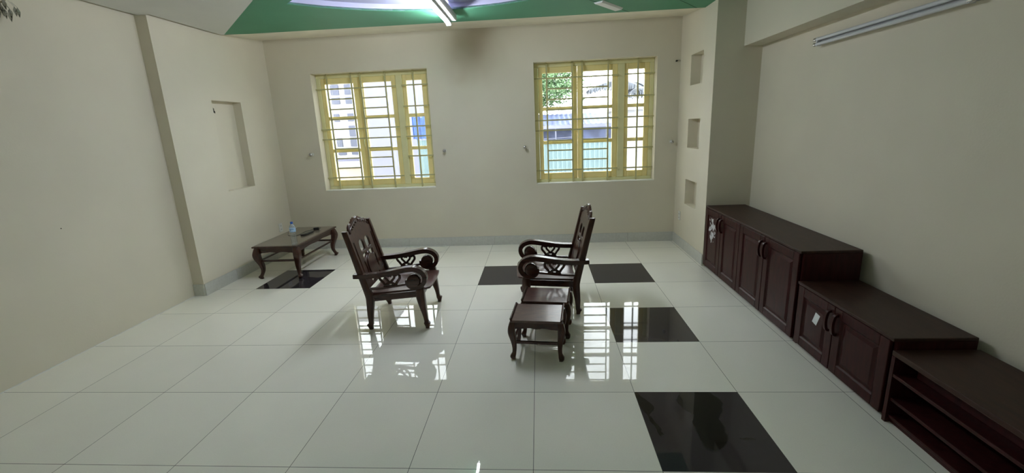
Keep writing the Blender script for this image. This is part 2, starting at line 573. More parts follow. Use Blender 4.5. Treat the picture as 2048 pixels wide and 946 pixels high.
# ------------------------------------------------------------------ room shell
bm = nb()
BLACK = {(1, 0), (1, 2), (1, 4), (-1, 4), (-5, 4)}
xs = [XN - 0.05] + [i * 0.6 for i in range(-5, 4)] + [XW + 0.05]
ys = [YF - 0.05] + [j * 0.6 for j in range(-7, 7)] + [YB + 0.05]
vg = {}
for i, x in enumerate(xs):
    for j, y in enumerate(ys):
        vg[i, j] = bm.verts.new((x, y, 0))
for i in range(len(xs) - 1):
    for j in range(len(ys) - 1):
        f = bm.faces.new((vg[i, j], vg[i + 1, j], vg[i + 1, j + 1], vg[i, j + 1]))
        ci, cj = round(math.floor((xs[i] + xs[i + 1]) / 2 / 0.6)), round(math.floor((ys[j] + ys[j + 1]) / 2 / 0.6))
        if (ci, cj) in BLACK:
            f.material_index = 1
r = bmesh.ops.extrude_face_region(bm, geom=bm.faces[:])
bmesh.ops.translate(bm, vec=(0, 0, -0.1), verts=[v for v in r['geom'] if isinstance(v, bmesh.types.BMVert)])
struct(obj('floor', bm, [M['tile'], M['tile_black']]))

bm = nb()
us = [XL - 0.3, WIN[0][0], WIN[0][1], WIN[1][0], WIN[1][1], XW + 0.2]
holed(bm, (0, YB, 0), (1, 0, 0), (0, 0, 1), (0, 1, 0), us, [-0.1, WZ0, WZ1, HT], {(1, 1): None, (3, 1): None}, 0.24)
struct(obj('wall_back', bm, M['wall_back']))

bm = nb()
box(bm, XN - 0.2, XN, YF, YN, -0.1, HT)
holed(bm, (XL, 0, 0), (0, 1, 0), (0, 0, 1), (-1, 0, 0), [YN, 2.838, 3.297, YB], [-0.1, 1.003, 1.993, HT], {(1, 1): 0.10}, 0.30)
struct(obj('wall_left', bm, M['wall']))

bm = nb()
holed(bm, (XR, 0, 0), (0, 1, 0), (0, 0, 1), (1, 0, 0), [YP, 3.175, 3.545, YB],
      [-0.1, 0.572, 0.876, 1.252, 1.583, 1.957, 2.289, HT], {(1, 1): 0.11, (1, 3): 0.11, (1, 5): 0.11}, 0.65)
box(bm, XW, XW + 0.2, YF, YP, -0.1, HT)
struct(obj('wall_right', bm, M['wall']))

bm = nb()
holed(bm, (0, YF, 0), (1, 0, 0), (0, 0, 1), (0, -1, 0), [XN - 0.2, XW + 0.2], [-0.1, HT], {}, 0.2)
struct(obj('wall_front', bm, M['wall']))

# beam along the right wall
bm = nb()
box(bm, 2.105, XW, YF, YP, 2.258, HT)
struct(obj('trim_1', bm, M['wall']))

# ceiling: slab, green and white suspended panels, recessed tray
bm = nb()
box(bm, XN - 0.2, XW + 0.2, YF - 0.1, YB + 0.2, HT, HT + 0.1)
ceil = struct(obj('ceiling', bm, M['white_paint']))
TC = Vector((-0.75, 0.65))
arc = []
for k in range(41):
    dx = 1.335 - 2.67 * k / 40
    arc.append((TC.x + dx, TC.y + math.sqrt(2.04 ** 2 - dx * dx)))
low = []
for k in range(33):
    a = math.radians(128 + (412 - 128) * k / 32)
    low.append((TC.x + 1.50 * math.cos(a), TC.y + 1.50 * math.sin(a)))
tray = [(x, y) for x, y in arc + low]
gx0 = -2.28
green = [(gx0, YF), (2.14, YF), (XR + 0.3, YP), (XR, YP), (XR, 3.20), (-3.097, 3.165), (-3.36, 3.13), (gx0, 2.035)]
bm = plate(green, [tray], 0.02)
xf(bm, Matrix.Translation((0, 0, HC + 0.01)))
obj('green_panel', bm, M['green'], ceil)
bm = plate([(XN + 0.03, YF), (gx0, YF), (gx0, 2.035), (-3.36, 3.13), (-3.40, 3.13), (-3.395, YN), (XN + 0.03, YN)], [], 0.02)
xf(bm, Matrix.Translation((0, 0, HC + 0.01)))
obj('white_panel', bm, M['white_paint'], ceil)
bm = nb()
n = len(tray)
lo = [bm.verts.new((x, y, HC + 0.004)) for x, y in tray]
hi = [bm.verts.new((x, y, HC + 0.062)) for x, y in tray]
for i in range(n):
    bm.faces.new((lo[i], lo[(i + 1) % n], hi[(i + 1) % n], hi[i]))
bm.faces.new(hi)
obj('recessed_tray', bm, M['tray_paint'], ceil)
# thin dark green seam battens in the green panel
bm = nb()
for (ax, ay, bx, by) in ((0.577, 2.653, 1.052, 3.19), (1.462, 2.847, 1.74, 3.19)):
    a, b = Vector((ax, ay, HC - 0.0005)), Vector((bx, by, HC - 0.0005))
    tube(bm, [a, b], 0.0022, 6)
obj('panel_seam', bm, mat('seam_dark_green', (0.03, 0.10, 0.06), 0.8), ceil)
# sloping plaster cove at the back wall
bm = nb()
sweep(bm, [[(x, 3.17, HC + 0.004), (x, YB, 2.786), (x, YB, 2.80), (x, 3.17, HC + 0.02)] for x in (XL, XR)])
struct(obj('trim_2', bm, M['cove']))

# skirting tiles
def skirting(name, pts, h=0.125, t=0.011):
    bm = nb()
    (x0, y0), (x1, y1) = pts
    d = Vector((x1 - x0, y1 - y0, 0))
    L_ = d.length
    d.normalize()
    nrm = Vector((-d.y, d.x, 0))
    k = 0.0
    while k < L_ - 1e-6:
        e = min(k + 0.6, L_)
        a = Vector((x0, y0, 0)) + d * (k + 0.0012)
        b = Vector((x0, y0, 0)) + d * (e - 0.0012)
        vs_ = []
        for z in (0, h):
            for p in (a, b, b + nrm * t, a + nrm * t):
                vs_.append(bm.verts.new((p.x, p.y, z)))
        for f in ((0, 3, 2, 1), (4, 5, 6, 7), (0, 1, 5, 4), (1, 2, 6, 5), (2, 3, 7, 6), (3, 0, 4, 7)):
            bm.faces.new([vs_[i] for i in f])
        k = e
    return struct(obj(name, bm, M['skirt'], bevel=0.0015, bseg=1))
skirting('baseboard_back', ((XR, YB), (XL, YB)))
skirting('baseboard_left', ((XL, YB - 0.011), (XL, YN)))
skirting('baseboard_strip', ((XL, YN), (XN, YN)))['kind'] = 'structure'
skirting('baseboard_right', ((XR, YP), (XR, YB - 0.011)))
# sealant lines at the foot of the near left wall and of the back skirting
bm = nb()
tube(bm, [(XN + 0.002, YF, 0.001), (XN + 0.002, YN - 0.012, 0.001)], 0.0045, 6)
struct(obj('trim_3', bm, M['caulk']))
bm = nb()
tube(bm, [(-2.95, YB - 0.012, 0.001), (-1.25, YB - 0.012, 0.001)], 0.006, 6)
struct(obj('trim_4', bm, M['caulk']))

# ------------------------------------------------------------------ windows
def window(idx, x0, x1):
    w = bpy.data.objects.new('window_%d' % idx, None)
    C.objects.link(w)
    w.location = (x0, YB, WZ0)
    struct(w)
    W, Hh = x1 - x0, WZ1 - WZ0
    top = lambda d: Hh - d          # distance from the top
    Y0, Y1 = 0.130, 0.195
    # outer frame and mullion
    bm = nb()
    fx = 0.052
    box(bm, 0, W, Y0, Y1, 0, 0.045)
    box(bm, 0, W, Y0, Y1, Hh - 0.05, Hh)
    box(bm, 0, fx, Y0, Y1, 0.045, Hh - 0.05)
    box(bm, W - fx, W, Y0, Y1, 0.045, Hh - 0.05)
    mx0, mx1 = W * 0.702, W * 0.757
    box(bm, mx0, mx1, Y0 - 0.01, Y1, 0.045, Hh - 0.05)
    obj('window_frame', bm, M['frame'], w, bevel=0.004, bseg=1)
    # sashes
    mid = (fx + mx0) / 2 - 0.006
    spans = [(fx, mid, 0.052, 0.062), (mid, mx0, 0.068, 0.066), (mx1, W - fx, 0.048, 0.062)]
    zt, zb = Hh - 0.05, 0.045
    S0, S1 = Y0 + 0.012, Y1 - 0.012
    for k, (a, b, sl, sr) in enumerate(spans):
        a += 0.002; b -= 0.002
        bm = nb()
        rails = [(zb, top(1.405)), (top(1.022), top(0.977)), (top(0.590), top(0.545)), (top(0.122), zt)]
        box(bm, a, a + sl, S0, S1, zb, zt)
        box(bm, b - sr, b, S0, S1, zb, zt)
        for (r0, r1) in rails:
            box(bm, a + sl, b - sr, S0 + 0.003, S1 - 0.003, r0, r1)
        s = obj('sash', bm, M['sash'], w, bevel=0.003, bseg=1)
        for (r0, r1) in ((top(1.405), top(1.022)), (top(0.977), top(0.590)), (top(0.545), top(0.122))):
            bm = nb()
            box(bm, a + sl - 0.004, b - sr + 0.004, S0 + 0.018, S0 + 0.022, r0 - 0.004, r1 + 0.004)
            obj('pane', bm, M['pane'], s)
        if k == 1:
            bm = nb()
            tube(bm, spline([(a + 0.012, S0 - 0.004, top(0.86)), (a + 0.012, S0 - 0.028, top(0.865)), (a + 0.012, S0 - 0.030, top(0.90)), (a + 0.012, S0 - 0.022, top(0.955))]), 0.006, 8)
            box(bm, a + 0.002, a + 0.022, S0 - 0.006, S0, top(0.90), top(0.84))
            obj('latch_handle', bm, M['frame'], s, smooth=True)
    # steel grille on the room side
    G = Y0 - 0.036
    hb = 0.0098
    bm = nb()
    vx = [W * 0.106, W * 0.320, W * 0.403, W * 0.618]
    zz0, zz1 = 0.0, Hh
    def bar_v(x):
        box(bm, x - hb, x + hb, G, G + 0.013, zz0, zz1)
    def bar_h(z, a, b):
        box(bm, a, b, G + 0.002, G + 0.011, z - hb * 0.9, z + hb * 0.9)
    for x in vx:
        bar_v(x)
    lv = [0.190 + 0.1305 * k for k in range(10)]
    for k, d in enumerate(lv):
        z = top(d)
        if k in (0, 4, 5, 9):
            bar_h(z, 0.0, mx0 + 0.004)
        else:
            bar_h(z, vx[0], vx[1])
            bar_h(z, vx[2], vx[3])
    bar_v(W * 0.862)
    for d in (lv[0] - 0.005, lv[2], lv[4], lv[5], lv[7], lv[9]):
        bar_h(top(d), mx1 - 0.004, W)
    for x in (mx0 + 0.004, mx1 - 0.004):
        pass
    obj('security_grille', bm, M['grille'], w)
    # white sill strip
    bm = nb()
    box(bm, 0.001, W - 0.001, 0.004, 0.130, -0.001, 0.006)
    obj('window_sill', bm, M['caulk'], w)
    return w
window(1, *WIN[0])
window(2, *WIN[1])

# ------------------------------------------------------------------ fluorescent lamps
def batten_lamp(name, label, loc, L_, tube_mat, body_mat, side=-1, rot=None, group=None):
    """surface batten, long axis Y, origin at the far end on the ceiling"""
    t = thing(name, label, 'lamp', loc, 0, group)
    bm = nb()
    secs = []
    for y in (0, -L_):
        secs.append([(-0.030, y, 0), (0.030, y, 0), (0.030, y, -0.046), (0.022, y, -0.056), (-0.022, y, -0.056), (-0.030, y, -0.046)])
    sweep(bm, secs)
    obj('lamp_body', bm, body_mat, t, bevel=0.002, bseg=1)
    bm = nb()
    box(bm, side * 0.036 - 0.006, side * 0.036 + 0.006, -L_, 0, -0.075, -0.034)
    obj('reflector_strip', bm, body_mat, t, bevel=0.002, bseg=1)
    bm = nb()
    tube(bm, [(side * 0.058, 0.012, -0.082), (side * 0.058, -L_ - 0.012, -0.082)], 0.0135, 14)
    obj('fluorescent_tube', bm, tube_mat, t, smooth=True)
    for y in (0.006, -L_ - 0.006):
        bm = nb()
        box(bm, side * 0.078, side * 0.030, y - 0.012 - 0.012 * (1 if y > 0 else -1), y + 0.012 - 0.012 * (1 if y > 0 else -1), -0.100, -0.030)
        obj('tube_socket', bm, M['white_enamel'], t, bevel=0.003)
    return t
batten_lamp('ceiling_lamp', 'lit white fluorescent tube lamp on the green ceiling, its end above the gap between windows',
            (-0.752, 2.895, HC), 1.20, M['tube'], M['white_enamel'])
batten_lamp('ceiling_lamp', 'unseen fill lamp added on the ceiling behind the camera', (-0.75, -2.0, HC), 1.20, M['fill_rear'], M['white_enamel'])  # added out of view to brighten the near room and camera-facing faces

# unlit wall lamp under the right beam
t = thing('wall_lamp', 'unlit grey white twin fluorescent tube fitting high on the right wall under the beam', 'lamp', (XW, 1.96, 2.130))
Lw = 1.24
bm = nb()
box(bm, -0.032, 0.0, -Lw, -0.02, -0.026, 0.022)
obj('lamp_body', bm, M['grey_enamel'], t, bevel=0.004)
for z in (0.012, -0.024):
    bm = nb()
    tube(bm, [(-0.052, 0.0, z), (-0.052, -Lw - 0.0, z)], 0.0125, 12)
    s = obj('fluorescent_tube', bm, M['dead_tube'], t, smooth=True)
    for y in (0.0, -Lw + 0.02):
        bm = nb()
        lathe(bm, [(0.0135, 0), (0.0140, 0.004), (0.0140, -0.020), (0.0135, -0.022)], 12, (-0.052, y, z), 'y')
        obj('tube_end_cap', bm, M['metal'], s, smooth=True)
for y in (-0.035, -Lw + 0.02):
    bm = nb()
    box(bm, -0.062, -0.028, y - 0.008, y + 0.008, -0.038, 0.026)
    obj('tube_socket', bm, M['grey_enamel'], t, bevel=0.003)

# small white strip plate on the green ceiling
bm = nb()
a, b = Vector((0.668, 2.722, 0)), Vector((0.916, 3.040, 0))
d = (b - a).normalized()
nrm = Vector((-d.y, d.x, 0)) * 0.052
for (z0, z1, s) in ((HC - 0.016, HC, 1.0),):
    sweep(bm, [[tuple(p + nrm * s + Vector((0, 0, z1))), tuple(p - nrm * s + Vector((0, 0, z1))), tuple(p - nrm * s * 0.7 + Vector((0, 0, z0))), tuple(p + nrm * s * 0.7 + Vector((0, 0, z0)))] for p in (a, b)])
tag(obj('ceiling_mounting_plate', bm, M['white_enamel'], bevel=0.003), 'small slanted white strip plate fixed to the green ceiling', 'mounting plate')

# crystal wall light at the top left corner
t = thing('crystal_wall_light', 'crystal drop wall light high on the left wall, cut by the photo corner', 'wall light', (XN, 1.125, 2.565))
bm = nb()
lathe(bm, [(0.0, 0.0), (0.055, 0.004), (0.060, 0.012), (0.020, 0.024), (0.0, 0.026)], 20, (0, 0, 0), 'x')
obj('backplate', bm, M['brass'], t, smooth=True)
for k, (yy, zz) in enumerate(((0.05, -0.01), (0.0, 0.05), (-0.06, 0.0))):
    bm = nb()
    tube(bm, spline([(0.01, 0, 0), (0.06, yy * 0.5, zz - 0.03), (0.11, yy, zz), (0.11, yy, zz + 0.03)]), 0.005, 8)
    lathe(bm, [(0.004, 0.02), (0.026, 0.032), (0.028, 0.036), (0.010, 0.042), (0.009, 0.085)], 14, (0.11, yy, zz))
    obj('candle_arm', bm, M['brass'], t, smooth=True)
rnd = random.Random(3)
for k in range(24):
    a_ = k * 2.4
    rr = 0.03 + 0.075 * rnd.random()
    x_, y_, z_ = 0.085 + rr * 0.6 * math.cos(a_), rr * math.sin(a_) * 1.3, -0.02 - 0.10 * rnd.random()
    bm = nb()
    lathe(bm, [(0.0005, 0.030), (0.009, 0.010), (0.011, 0.0), (0.007, -0.016), (0.0005, -0.036)], 6, (x_, y_, z_))
    tube(bm, [(x_, y_, z_ + 0.03), (x_ * 0.9, y_ * 0.8, z_ + 0.06)], 0.001, 5)
    obj('crystal_drop', bm, M['crystal'], t)

# ------------------------------------------------------------------ things on the walls
def wall_knob(x, z, label):
    t = thing('curtain_knob', label, 'curtain hook', (x, YB, z), 0, 'white curtain holdback knobs beside the windows')
    bm = nb()
    lathe(bm, [(0.0005, 0.0), (0.020, 0.0), (0.021, -0.004), (0.013, -0.007), (0.0075, -0.012), (0.0075, -0.034), (0.001, -0.036)], 20, (0, 0, 0), 'y')
    obj('rosette', bm, M['plastic'], t, smooth=True)
    bm = nb()
    lathe(bm, [(0.001, -0.030), (0.014, -0.032), (0.021, -0.040), (0.0225, -0.050), (0.018, -0.060), (0.010, -0.065), (0.001, -0.067)], 20, (0, 0, 0), 'y')
    obj('knob', bm, M['metal'], t, smooth=True)
wall_knob(-2.981, 1.325, 'white knob on the back wall left of the left window')
wall_knob(-1.169, 1.309, 'white knob on the back wall just right of the left window')
wall_knob(-0.110, 1.314, 'white knob on the back wall just left of the right window')
wall_knob(1.754, 1.311, 'white knob on the back wall right of the right window near the corner')

bm = nb()
tube(bm, [(0, 0, 0), (0, -0.022, 0)], 0.011, 10)
tube(bm, spline([(0, -0.01, 0), (0.01, -0.03, 0.004), (0.035, -0.022, 0.006), (0.05, -0.006, 0.002)]), 0.0018, 6)
o = obj('wall_screw', bm, M['black'], smooth=True, loc=(1.779, YB, 2.280))
tag(o, 'black screw plug with a wisp of wire on the back wall near the right corner', 'screw')

bm = nb()
for (dy, dz, dy2, dz2) in ((-0.012, 0.045, 0.022, -0.035), (-0.03, 0.02, 0.03, 0.004), (-0.02, -0.04, 0.012, 0.02), (0.0, 0.0, 0.035, -0.04)):
    tube(bm, spline([(0.004, dy, dz), (0.012, (dy + dy2) / 2 + 0.005, (dz + dz2) / 2), (0.004, dy2, dz2)]), 0.004, 6)
o = obj('twisted_wire', bm, M['black'], smooth=True, loc=(XL - 0.10, 2.945, 1.905))
tag(o, 'small dark twist of wire stuck at the top of the left wall niche', 'wire')

def socket(name, label, loc, sx):
    t = thing(name, label, 'socket', loc, 0)
    bm = nb()
    box(bm, 0, sx * 0.008, -0.036, 0.036, -0.058, 0.058)
    obj('face_plate', bm, M['plastic'], t, bevel=0.003)
    for dz in (0.024, -0.024):
        bm = nb()
        for dy in (-0.009, 0.009):
            box(bm, sx * 0.0065, sx * 0.0088, dy - 0.0018, dy + 0.0018, dz - 0.007, dz + 0.007)
        obj('socket_hole', bm, M['black'], t)
socket('wall_socket', 'white double wall socket low on the left wall behind the coffee table', (XL, 3.655, 0.385), 1)
socket('wall_socket', 'white wall socket low on the right wall between corner and cabinets', (XR, 3.70, 0.390), -1)

bm = nb()
lathe(bm, [(0.0005, 0), (0.0045, 0.001), (0.0045, 0.002), (0.0005, 0.003)], 8, (0, 0, 0), 'x')
o = obj('wall_nail', bm, M['bark'], loc=(XN, 1.20, 0.979))
tag(o, 'tiny brown nail head low on the blank near part of the left wall', 'nail')

# ------------------------------------------------------------------ built-in cabinets
def raised_door(y0, y1, z0, z1, m, x=XR, handle=None):
    """door on the plane x facing -x, between y0<y1. Returns object with its raised panel modelled in."""
    bm = nb()
    T = 0.020
    f = 0.062
    box(bm, x, x + T, y0, y0 + f, z0, z1)
    box(bm, x, x + T, y1 - f, y1, z0, z1)
    box(bm, x, x + T, y0 + f, y1 - f, z0, z0 + f)
    box(bm, x, x + T, y0 + f, y1 - f, z1 - f, z1)
    # ogee slope of frame into the groove, then raised field
    def ring(i, xo):
        return [bm.verts.new((x + xo, a, b)) for a, b in ((y0 + i, z0 + i), (y1 - i, z0 + i), (y1 - i, z1 - i), (y0 + i, z1 - i))]
    rings = [ring(f - 0.001, 0.0), ring(f + 0.008, 0.010), ring(f + 0.014, 0.010), ring(f + 0.036, 0.003), ring(f + 0.042, 0.003)]
    for r0, r1 in zip(rings, rings[1:]):
        for k in range(4):
            bm.faces.new((r0[k], r0[(k + 1) % 4], r1[(k + 1) % 4], r1[k]))
    bm.faces.new(rings[-1])
    return bm

def bow_handle(y, z0, z1, x=XR):
    bm = nb()
    pts = spline([(x, z0 + 0.0), (x - 0.020, z0 + 0.010), (x - 0.030, (z0 + z1) / 2), (x - 0.020, z1 - 0.010), (x, z1)], 6)
    hw = [0.012 - 0.005 * abs(2 * i / (len(pts) - 1) - 1) for i in range(len(pts))]
    secs = []
    for i, p in enumerate(pts):
        h = 0.008
        w_ = hw[i]
        a = pts[max(i - 1, 0)]; b = pts[min(i + 1, len(pts) - 1)]
        t_ = (b - a).normalized()
        nn = Vector((-t_.y, t_.x)) * h
        secs.append([(p.x + nn.x, y - w_, p.y + nn.y), (p.x + nn.x, y + w_, p.y + nn.y), (p.x - nn.x, y + w_, p.y - nn.y), (p.x - nn.x, y - w_, p.y - nn.y)])
    sweep(bm, secs)
    return bm

def cabinet(name, label, y0, y1, H_, cuts, hz, chipped=None, xb=2.236):
    t = thing(name, label, 'cabinet', (0, 0, 0))
    zt = H_ - 0.020
    bm = nb()
    box(bm, XR + 0.022, xb, y0 + 0.0, y0 + 0.018, 0.0, zt)
    box(bm, XR + 0.022, xb, y1 - 0.018, y1, 0.0, zt)
    box(bm, XR + 0.022, xb, y0 + 0.018, y1 - 0.018, 0.02, 0.038)
    box(bm, xb - 0.01, xb, y0 + 0.018, y1 - 0.018, 0.038, zt)
    box(bm, XR + 0.04, XR + 0.055, y0 + 0.018, y1 - 0.018, 0.0, 0.02)
    for c in cuts[1:-1]:
        box(bm, XR + 0.026, xb - 0.01, c - 0.009, c + 0.009, 0.038, zt)
    obj('body', bm, M['wood_cab'], t)
    bm = nb()
    box(bm, XR + 0.001, xb, y0 - 0.002, y1, zt, H_)
    obj('cabinet_top', bm, M['wood_top'], t, bevel=0.004)
    for k in range(len(cuts) - 1):
        a, b = cuts[k + 1], cuts[k]
        ch = (chipped == k)
        d = obj('door', raised_door(a + 0.003, b - 0.003, 0.024, zt - 0.003, None), M['wood_chipped'] if ch else M['wood_cab'], t, bevel=0.0035)
        if ch:
            d['label'] = 'door with flaked white residue'
        hy = a + 0.032 if k % 2 == 0 else b - 0.032
        obj('handle', bow_handle(hy, *hz), M['wood_cab'], d, smooth=True)
    return t
cabinet('tall_cabinet', 'dark mahogany four-door low cabinet, tallest of the row, against the pillar', 1.187, 2.868, 0.677,
        [2.866, 2.473, 2.080, 1.655, 1.200], (0.488, 0.612), chipped=0)
c2 = cabinet('low_cabinet', 'dark mahogany two-door cabinet with a small white paper sticker, middle of the row', 0.372, 1.184, 0.464,
             [1.168, 0.800, 0.388], (0.276, 0.402))
bm = nb()
v = [bm.verts.new((XR + dx, y, z)) for dx in (0.0022, 0.0032) for (y, z) in ((0.970, 0.328), (0.926, 0.320), (0.954, 0.243), (0.997, 0.253))]
for f in ((0, 1, 2, 3), (4, 7, 6, 5), (0, 4, 5, 1), (1, 5, 6, 2), (2, 6, 7, 3), (3, 7, 4, 0)):
    bm.faces.new([v[i] for i in f])
st = obj('paper_sticker', bm, M['paper'])
tag(st, 'small slanted white paper sticker on the two-door cabinet', 'sticker')

t = thing('television_shelf', 'low dark wooden open shelf unit with long shelves, nearest of the row', 'shelf unit', (0, 0, 0))
xb = 2.248
y0, y1 = -1.45, 0.368
bm = nb()
box(bm, XR + 0.002, xb, y1 - 0.02, y1, 0, 0.372)
box(bm, XR + 0.002, xb, y0, y0 + 0.02, 0, 0.372)
box(bm, xb - 0.01, xb, y0 + 0.02, y1 - 0.02, 0.02, 0.372)
box(bm, XR + 0.03, XR + 0.045, y0 + 0.02, y1 - 0.02, 0, 0.03)
obj('body', bm, M['wood_cab'], t)
bm = nb()
box(bm, XR, xb, y0 - 0.002, y1, 0.374, 0.402)
obj('shelf_top', bm, M['wood_shelf'], t, bevel=0.004)
for (za, zb_, xo) in ((0.262, 0.280, 0.004), (0.128, 0.146, 0.010), (0.03, 0.046, 0.014)):
    bm = nb()
    box(bm, XR + xo, xb - 0.01, y0 + 0.02, y1 - 0.02, za, zb_)
    obj('shelf', bm, M['wood_cab'], t, bevel=0.003)
bm = nb()
box(bm, XR + 0.085, XR + 0.100, y0 + 0.02, y1 - 0.06, 0.280, 0.352)
obj('inner_rail', bm, M['wood_cab'], t, bevel=0.003)

# ------------------------------------------------------------------ armchair
def leg_sections(pts):
    return [sq(x, y, z, hx, hy) for (x, y, z, hx, hy) in pts]

def smooth_secs(pts, n=4):
    """Catmull-Rom over 5-tuples"""
    out = []
    for i in range(len(pts) - 1):
        p0, p1, p2, p3 = pts[max(i - 1, 0)], pts[i], pts[i + 1], pts[min(i + 2, len(pts) - 1)]
        for k in range(n):
            t_ = k / n
            out.append(tuple(0.5 * ((2 * b) + (c - a) * t_ + (2 * a - 5 * b + 4 * c - d) * t_ * t_ + (3 * b - a - 3 * c + d) * t_ ** 3) for a, b, c, d in zip(p0, p1, p2, p3)))
    out.append(pts[-1])
    return out

def circ(cx, cy, rx, ry, n=18, a0=0):
    return [(cx + rx * math.cos(a0 + 2 * PI * k / n), cy + ry * math.sin(a0 + 2 * PI * k / n)) for k in range(n)]

def armchair(label):
    t = thing('carved_armchair', label, 'armchair')
    W_ = 0.252
    lean = lambda z: 0.012 - 0.052 * (z - 0.24) / 0.24 if z < 0.48 else -0.040 - 0.085 * (z - 0.48) / 0.35
    for s in (-1, 1):
        # rear leg and back post in one
        pts = [(-0.004, s * (W_ + .006), 0.0, .015, .015), (-0.008, s * (W_ + .006), 0.022, .018, .018), (-0.010, s * (W_ + .005), 0.040, .025, .022), (-0.002, s * (W_ + .003), 0.052, .018, .018),
               (0.000, s * W_, 0.12, .023, .020), (0.012, s * W_, 0.24, .031, .022), (0.006, s * W_, 0.30, .030, .022), (-0.040, s * W_, 0.48, .026, .021), (-0.082, s * W_, 0.655, .024, .020),
               (-0.122, s * W_, 0.815, .023, .019), (-0.126, s * W_, 0.832, .020, .017)]
        bm = nb()
        sweep(bm, leg_sections(smooth_secs(pts, 3)))
        obj('back_post', bm, M['wood_z'], t, smooth=True)
        # front leg
        yo = 0.012
        pts = [(0.465, s * (W_ + yo + .006), 0.0, .014, .014), (0.468, s * (W_ + yo + .008), 0.018, .017, .017), (0.466, s * (W_ + yo + .010), 0.046, .024, .021), (0.459, s * (W_ + yo), 0.062, .016, .016),
               (0.452, s * (W_ + yo), 0.12, .019, .019), (0.438, s * (W_ + .006), 0.20, .028, .025), (0.428, s * W_, 0.27, .034, .028), (0.430, s * W_, 0.325, .031, .026), (0.430, s * W_, 0.352, .026, .022)]
        bm = nb()
        sweep(bm, leg_sections(smooth_secs(pts, 3)))
        obj('leg', bm, M['wood_z'], t, smooth=True)
        # armrest with scroll
        path = spline([(-0.098, .464), (-0.05, .463), (0.03, .463), (0.12, .470), (0.21, .484), (0.30, .501), (0.36, .509), (0.405, .506), (0.447, .487), (0.473, .452),
                       (0.474, .412), (0.455, .377), (0.420, .356), (0.384, .354), (0.352, .368), (0.336, .394), (0.337, .420)], 5)
        n_ = len(path)
        ht = []
        for i in range(n_):
            u = i / (n_ - 1)
            ht.append(0.0175 + 0.003 * math.sin(PI * min(1, u * 1.4)))
        bm = nb()
        ribbon(bm, path, ht, s * W_ - 0.030, s * W_ + 0.030)
        ar = obj('armrest', bm, M['wood'], t, smooth=True, bevel=0.005)
        bm = nb()
        lathe(bm, [(0.001, -0.036), (0.034, -0.036), (0.050, -0.031), (0.054, -0.024), (0.054, 0.024), (0.050, 0.031), (0.034, 0.036), (0.001, 0.036)], 26, (0.386, s * W_, 0.412), 'y')
        obj('volute', bm, M['wood'], ar, smooth=True)
        # lower rail
        bm = nb()
        ribbon(bm, spline([(-0.008, .345), (0.10, .352), (0.22, .366), (0.355, .385)], 4), 0.0085, s * W_ - 0.012, s * W_ + 0.012)
        obj('arm_rail', bm, M['wood'], t, smooth=True)
        # heart fretwork
        bm = nb()
        cx, zb_, zt_ = 0.190, 0.372, 0.468
        mk = lambda pts_, r: tube(bm, [(p.x, s * W_, p.y) for p in spline(pts_, 5)], r, 8)
        for q in (-1, 1):
            mk([(cx, zb_ + .022), (cx + q * .020, zb_ + .045), (cx + q * .038, zb_ + .068), (cx + q * .034, zb_ + .088), (cx + q * .016, zb_ + .090), (cx + q * .003, zb_ + .076)], 0.0100)
            mk([(cx + q * .012, zb_ + .012), (cx + q * .040, zb_ + .006), (cx + q * .058, zb_ + .030), (cx + q * .080, zb_ + .060), (cx + q * .078, zb_ + .086), (cx + q * .056, zb_ + .094), (cx + q * .050, zb_ + .080)], 0.0110)
            mk([(cx, zb_ + .022), (cx + q * .022, zb_ + .020), (cx + q * .044, zb_ + .002)], 0.0085)
        mk([(cx - .085, zt_ + .003), (cx, zt_ + .001), (cx + .085, zt_ + .012)], 0.008)
        mk([(cx - .055, zb_ - .008), (cx, zb_ - .003), (cx + .055, zb_ - .001)], 0.007)
        obj('heart_fretwork', bm, M['wood'], t, smooth=True)
        # side rail
        bm = nb()
        secs = [[(x, s * (W_ - .016), z0_), (x, s * (W_ + .014), z0_), (x, s * (W_ + .014), z1_), (x, s * (W_ - .016), z1_)] for (x, z0_, z1_) in ((0.02, .242, .296), (0.42, .270, .322))]
        sweep(bm, secs)
        obj('side_rail', bm, M['wood'], t, bevel=0.003)
    # seat
    bm = nb()
    bm2 = plate([(0.01, -.236), (0.40, -.236), (0.40, -.222), (0.465, -.222), (0.500, -.205), (0.508, -.15), (0.512, 0), (0.508, .15), (0.500, .205), (0.465, .222), (0.40, .222), (0.40, .236), (0.01, .236)], [], 0.018)
    xf(bm2, Matrix.Translation((0, 0, 0.297)) @ Matrix.Rotation(-0.058, 4, 'Y'))
    bm.free()
    obj('seat', bm2, M['wood_seat'], t, bevel=0.004)
    bm = nb()
    box(bm, 0.425, 0.445, -W_ + .02, W_ - .02, 0.262, 0.312)
    obj('front_rail', bm, M['wood'], t, bevel=0.003)
    bm = nb()
    box(bm, 0.0, 0.022, -W_ + .02, W_ - .02, 0.236, 0.288)
    obj('rear_rail', bm, M['wood'], t, bevel=0.003)
    # back panel in its own plane (y, height along lean)
    outer = [(-.236, .0), (-.236, .46), (-.205, .462), (-.192, .474), (-.196, .498), (-.182, .520), (-.160, .534), (-.128, .541), (-.118, .536), (-.098, .552), (-.088, .546), (-.066, .566), (-.054, .558), (-.030, .574), (0, .566)]
    outer = outer + [(-x, y) for x, y in outer[:-1][::-1]]
    holes = []
